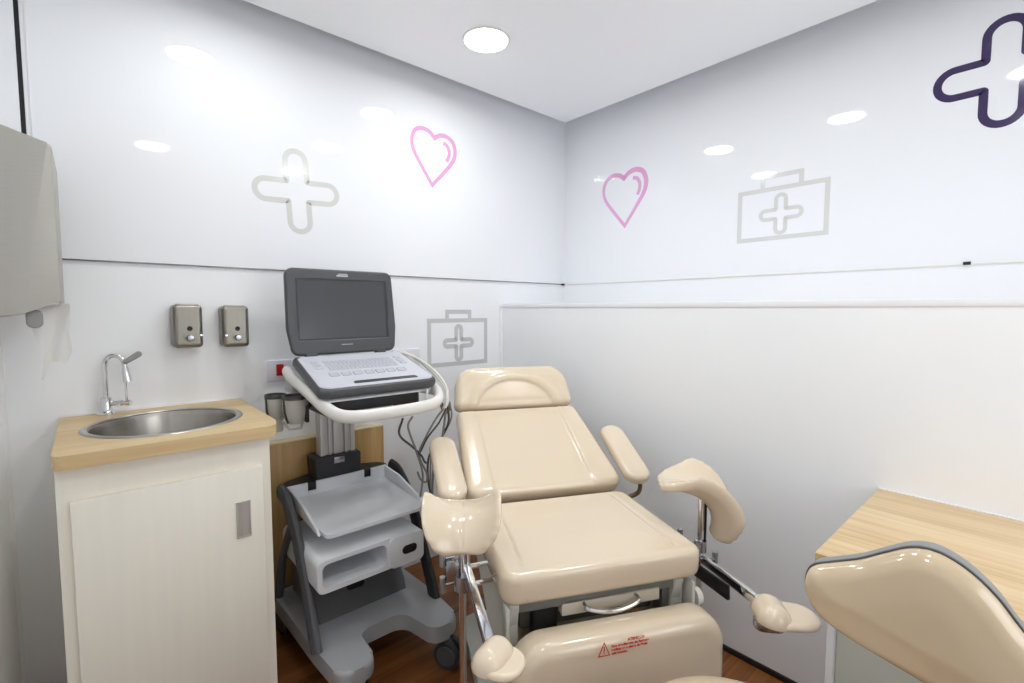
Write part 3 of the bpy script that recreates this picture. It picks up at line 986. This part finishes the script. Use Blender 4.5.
# frame under the seat
fr = bmesh.new()
box(fr, (-.20, .10, .44), (.20, .55, .566), .01)
box(fr, (-.24, .03, .535), (.24, .50, .566), .006)
obj('seat_frame', fr, M['greymech'], ch)
obj('front_plate', bx((-.105, .030, .508), (.180, .060, .548), .003), M['frameplate'], ch)
obj('handle', tb(spline([(-.045, .030, .534), (-.043, .010, .533), (-.015, .002, .526), (.03, -.002, .522), (.075, .002, .525), (.103, .010, .532), (.105, .030, .534)], 6), .0065, 10), M['chrome'], ch, label='chrome pull handle')
obj('mechanism', bx((-.17, .06, .42), (-.105, .12, .545), .006), M['darkmech'], ch)
obj('mechanism', bx((.20, .05, .43), (.255, .10, .53), .006), M['greymech'], ch)
obj('hinge_bracket', bx((.262, .0, .42), (.272, .05, .56), .004), M['frame'], ch)
obj('hinge_bracket', bx((-.262, .0, .48), (-.252, .04, .57), .003), M['frame'], ch)
obj('pivot_knob', lt([(0, .022), (.016, .021), (.024, .017), (.026, 0), (0, 0)], 24, TR((.286, .030, .500), 0, R(90))), M['whiteplastic'], ch)
obj('pivot_pin', tb([(.300, .03, .48), (.300, .03, .42)], .010, 10), M['darkmech'], ch)
# side covers, pedestal and foot plate
for s in (-1, 1):
    pts = rpoly([(.02, .50, .02), (.02, .565, .01), (.52, .60, .02), (.56, .55, .03), (.30, .40, .05), (.10, .30, .05), (.06, .12, .02), (.02, .12, .01)], 6)
    obj('side_cover', pr(pts, s*.235-.014, s*.235+.014, (1,2,0), .006, 2), M['frame'], ch)
ped = bmesh.new()
prism(ped, rrect(-.17, .12, .17, .52, .05), .05, .45, (0,1,2), .01)
obj('pedestal', ped, M['frame'], ch)
obj('foot_plate', pr(rrect(-.25, .04, .25, .80, .06), .0, .05, (0,1,2), .012), M['frame'], ch)
obj('back_linkage', tb(spline([(0, .50, .50), (0, .60, .62), (0, .75, .78)], 5), .02, 10), M['greymech'], ch)
obj('head_bracket', tb([(0, .80, .76), (0, .935, .93)], .014, 8), M['greymech'], ch)
# armrests
def arm(s):
    a = math.atan2(.148, .335)
    n = Vector((0, -math.sin(a), math.cos(a)))
    T = Matrix.Translation(Vector((s*(.325 if s < 0 else .345), .405, .702))-n*.034) @ Matrix.Rotation(-s*R(2), 4, 'Z') @ Matrix.Rotation(a, 4, 'X')
    o = obj('armrest', pad(rrect(-.049, 0, .049, .315, .0485, 10), .036, .016, .010, lambda x, y, d: .003*sm(0, .04, d), nx=34, ny=64, mtx=T), M['vinyl'], ch)
    obj('arm_rod', tb(spline([(s*.350, .43, .690), (s*.350, .44, .64), (s*.315, .46, .615), (s*.24, .48, .60)], 6), .008, 8), M['rod'], o)
    return o
arm(-1); arm(1)
# knee supports: saddle pads on posts
def knee(u, t, z, rz, pitch=0, HF=.12, Rr=.105):
    HL, HW, TT = .130, .100, .036
    def warp(p):
        a, c, w = p.y, p.x, p.z           # a along the leg (towards the foot +), c across
        # centre line bends down towards the foot end
        if a > -.03:
            ang = (a+.03)/Rr
            ca, za, na = -.03+Rr*math.sin(ang), -Rr*(1-math.cos(ang)), ang
        else:
            ang = (a+.03)/.30
            ca, za, na = -.03+.30*math.sin(ang), -.30*(1-math.cos(ang)), ang
            w = TT*.5+(w-TT*.5)*(1-.35*min(1, (-a-.03)/.1))
        wing = 5.5*c*c*(1-.85*min(1, max(0, (-a-.035)/.09)))
        hh = w-TT+wing
        return Vector((c, ca+math.sin(na)*hh, za+math.cos(na)*hh))
    out = rpoly([(-HW*.62, -HL, .055), (HW*.62, -HL, .055), (HW*1.04, -.02, .1), (HW*.98, HF*.55, .09), (HW*.52, HF, .05), (-HW*.52, HF, .05), (-HW*.98, HF*.55, .09), (-HW*1.04, -.02, .1)], 10)
    def hk(x, y, d):
        return groove(x, 0, .0028, .0022)*sm(.01, .03, d)+.0016*math.sin(y*330+x*40)*math.exp(-(d/.011)**2)
    T = Matrix.Translation((u, t, z)) @ Matrix.Rotation(rz, 4, 'Z') @ Matrix.Rotation(pitch, 4, 'X')
    o = obj('knee_support', pad(out, TT, .016, .012, hk, mtx=T, nx=70, ny=60, warp=warp), M['vinyl'], ch)
    return o
UL, TLp = -.347, .130
UR, TRp = .385, .135
knee(UL, TLp, .772, R(180-10), R(-2), .112)
knee(UR, TRp, .772, R(180+64), R(-14), .185, .125)
def leg_holder(u, t, ztop, floor_pole):
    p = obj('support_post', tb([(u, t, .30 if not floor_pole else .055), (u, t, ztop)], .0095, 14), M['chrome'], ch)
    p2 = bmesh.new()
    tube(p2, [(u+.016, t+.004, .60), (u+.016, t+.004, ztop-.03)], .006, 10)
    box(p2, (u-.004, t-.006, ztop-.045), (u+.022, t+.012, ztop-.035), .002)
    obj('slide_rod', p2, M['blacksteel' if u > 0 else 'chrome'], p)
    return p
leg_holder(UL, TLp, .74, True)
leg_holder(UR, TRp, .79, False)
def tknob(bm, p, d):
    p, d = Vector(p), Vector(d)
    tube(bm, [p, p+d*.035], .005, 8)
    tube(bm, [p+d*.03+Vector((0, 0, -.020)), p+d*.03+Vector((0, 0, .020))], .0085, 10)
# left clamps
bm = bmesh.new()
cyl(bm, (UL, TLp, .565), (UL, TLp, .605), .024, 20)
cyl(bm, (UL-.02, TLp, .625), (UL-.02, TLp, .655), .014, 16)
box(bm, (UL-.045, TLp-.014, .592), (UL-.01, TLp+.014, .652), .006)
obj('clamp', bm, M['greychrome'], ch)
for z in (.585, .655):
    bm = bmesh.new()
    tknob(bm, (UL-.022, TLp, z), (-1, -.1, 0))
    obj('clamp_knob', bm, M['greychrome'], ch)
for z in (.565, .615):
    obj('cross_pin', tb([(UL+.01, TLp+.01, z), (-.235, TLp+.02, z)], .0065, 10), M['chrome'], ch)
# right clamps
bm = bmesh.new()
cyl(bm, (UR, TRp, .565), (UR, TRp, .600), .018, 18)
box(bm, (UR-.08, TRp-.015, .565), (UR-.01, TRp+.015, .592), .005)
obj('clamp', bm, M['greychrome'], ch)
for p, d in (((UR-.04, TRp+.01, .60), (-.2, .9, .1)), ((UR+.01, TRp-.03, .548), (.9, .3, 0))):
    bm = bmesh.new()
    tknob(bm, p, d)
    obj('clamp_knob', bm, M['greychrome'], ch)
obj('cross_pin', tb([(UR-.01, TRp, .545), (.235, TRp+.01, .545)], .0065, 10), M['chrome'], ch)

def bar(p, q, w, h, m, name):
    p, q = Vector(p), Vector(q)
    d = q-p
    bm = bmesh.new()
    T = Matrix.Translation(p) @ d.to_track_quat('Y', 'Z').to_matrix().to_4x4()
    box(bm, (-w/2, 0, -h/2), (w/2, d.length, h/2), .0025, 2, T)
    return obj(name, bm, m, ch)
# right bars
bar((UR, TRp+.03, .545), (UR+.004, -.10, .545), .016, .026, M['chrome'], 'foot_bar')
bar((.355, .16, .520), (.355, -.028, .532), .010, .040, M['blacksteel'], 'side_rail')
# left bars
bar((UL+.012, TLp+.01, .615), (-.335, -.205, .600), .020, .026, M['chrome'], 'foot_bar')
bar((UL+.028, TLp+.0, .560), (-.300, -.10, .50), .010, .036, M['greychrome'], 'side_rail')
# foot supports: padded heel cup with a lip
def foot(p, rz, pitch=0, LL=.1, sc=1.):
    T = Matrix.Translation(p) @ Matrix.Rotation(rz, 4, 'Z') @ Matrix.Rotation(pitch, 4, 'X') @ Matrix.Scale(sc, 4)
    def warp(q):
        return Vector((q.x, q.y, q.z-1.1*max(0, q.y+.01)**2))
    dome = pad(rpoly([(-.057, -.050, .04), (.057, -.050, .04), (.058, .03, .055), (-.058, .03, .055)], 10), .043, .042, .008, nx=40, ny=40, mtx=T)
    o = obj('foot_support', dome, M['vinyl'], ch)
    lip = pad(rpoly([(-.050, -LL, .05), (.050, -LL, .05), (.056, .01, .02), (-.056, .01, .02)], 10), .018, .009, .008, nx=40, ny=24, mtx=T @ Matrix.Translation((0, 0, -.004)))
    obj('foot_lip', lip, M['vinyl'], o)
    obj('foot_bracket', pad(rrect(-.022, -.04, .022, .03, .02), .026, .006, .004, nx=20, ny=20, mtx=T @ Matrix.Translation((0, 0, -.030))), M['greychrome'], o)
    return o
foot((-.348, -.205, .614), R(45), R(0), .086, .86)
foot((UR-.022, -.152, .545), R(66), R(0), .118)

# ------------------------------------------------------------------ desk
dsk = thing('desk', 'light oak desk with white side panel along the right wall', 'desk', (1.48, -.2, 0))
do = Vector((1.48, -.2, 0))
DY0, DY1 = -.95, .330
obj('desktop', rel(bx((1.192, DY0, .735), (1.769, DY1, .76), .0015), do), M['desk'], dsk)
obj('side_panel', rel(bx((1.222, .294, .001), (1.767, .308, .7345), .001), do), M['desk_side'], dsk)
obj('side_panel', rel(bx((1.222, DY0+.02, .001), (1.767, DY0+.04, .7345), .001), do), M['desk_side'], dsk)
obj('front_panel', rel(bx((1.238, -.50, .08), (1.256, .293, .733), .001), do), M['desk_front'], dsk)
obj('front_panel', rel(bx((1.74, DY0+.04, .2), (1.765, -.5, .733), .001), do), M['desk_side'], dsk)
obj('wall_seal', rel(bx((1.763, DY0, .760), (1.7695, DY1, .764), .001), do), M['seal'], dsk, label='white sealant strip')

# ------------------------------------------------------------------ stool with kidney-shaped backrest
st = thing('stool', 'cream vinyl stool with kidney-shaped grey-edged backrest in front of the desk', 'stool', (.80, .31, 0))
so = Vector((.80, .31, 0))
# backrest outline in (s,z): s runs with -Y from the left tip
ol = [(.268, .856), (.277, .833), (.274, .806), (.254, .776), (.221, .757), (.178, .742), (.10, .722), (.02, .703), (-.05, .690), (-.12, .690), (-.165, .705), (-.178, .735),
      (-.16, .765), (-.11, .785), (-.05, .806), (.006, .846), (.043, .892), (.076, .920), (.110, .934), (.140, .930), (.171, .911), (.205, .888), (.240, .871)]
olp = [(-p.x, p.y) for p in spline([(a, b, 0) for a, b in ol], 6, True)]
TS = Matrix.Translation(Vector((.95, -.006, -.007))-so) @ Matrix.Rotation(R(-90), 4, 'Z') @ Matrix.Rotation(R(90), 4, 'X')
swarp = lambda p: Vector((p.x, p.y, p.z+.9*(p.x+.05)**2*.6))
obj('backrest', pad(olp, .034, .026, .002, lambda x, y, d: .010*sm(0, .07, d), mtx=TS @ Matrix.Translation((0, 0, -.020)), nx=80, ny=80, warp=swarp), M['stoolvinyl'], st)
bm = pad([(x*1.005, (y-.81)*1.02+.811) for x, y in olp], .032, .003, .012, mtx=TS @ Matrix.Translation((0, 0, -.052)), nx=70, ny=70, warp=swarp)
obj('back_shell', bm, M['stoolshell'], st, label='grey plastic back shell')
bm = bmesh.new()
tube(bm, [TS @ Matrix.Translation((0, 0, -.019)) @ swarp(Vector((x, y, .001))) for x, y in olp], .0028, 6, closed=True)
obj('piping', bm, M['piping'], st, label='dark piping')
seatp = [(0, .50)]
obj('seat', lt([(0, .556), (.10, .556), (.16, .552), (.188, .540), (.197, .522), (.197, .505), (.185, .495), (0, .495)], 64), M['stoolvinyl'], st)
obj('seat_shell', lt([(0, .494), (.187, .494), (.19, .487), (.15, .478), (0, .478)], 48), M['stoolshell'], st)
bar_ = tb([Vector((.02, -.05, .47)), Vector((.16, -.24, .50)), Vector((.20, -.30, .58)), Vector((.190, -.31, .71))], .012, 10)
obj('back_arm', bar_, M['blacksteel'], st)
obj('gas_lift', tb([(0, 0, .10), (0, 0, .48)], .024, 16), M['chrome'], st)
bm = bmesh.new()
for k in range(5):
    a = 2*PI*k/5+.3
    tube(bm, [(0, 0, .11), (.14*math.cos(a), .14*math.sin(a), .09), (.25*math.cos(a), .25*math.sin(a), .066)], [.024, .018, .014], 10)
obj('star_base', bm, M['blacksteel'], st)
for k in range(5):
    a = 2*PI*k/5+.3
    bm = bmesh.new()
    cx2, cy2 = .25*math.cos(a), .25*math.sin(a)
    tube(bm, [(cx2-.012*math.sin(a), cy2+.012*math.cos(a), .0265), (cx2+.012*math.sin(a), cy2-.012*math.cos(a), .0265)], .026, 20)
    tube(bm, [(cx2, cy2, .03), (cx2, cy2, .068)], .006, 8)
    obj('caster', bm, M['tyre'], st)

# ------------------------------------------------------------------ camera and colour
cam = bpy.data.cameras.new('camera')
cam.sensor_width = 36.
cam.lens = 480/1024*36
cam.clip_start = .01
co = bpy.data.objects.new('camera', cam)
C.objects.link(co)
co.location = (0, 0, 1.30)
co.rotation_euler = (R(90)-math.atan(32/480.), 0, -R(41.45))
scene.camera = co
w = bpy.data.worlds.new('world')
w.use_nodes = True
w.node_tree.nodes['Background'].inputs[0].default_value = (.95, .98, 1, 1)
w.node_tree.nodes['Background'].inputs[1].default_value = 1.25
scene.world = w
vs = scene.view_settings
vs.view_transform = 'Standard'
vs.look = 'None'
vs.gamma = 1
vs.use_curve_mapping = False
vs.exposure = 1.53
scene.cycles.use_denoising = True
scene.cycles.max_bounces = 18
scene.cycles.diffuse_bounces = 16
scene.cycles.sample_clamp_indirect = 20
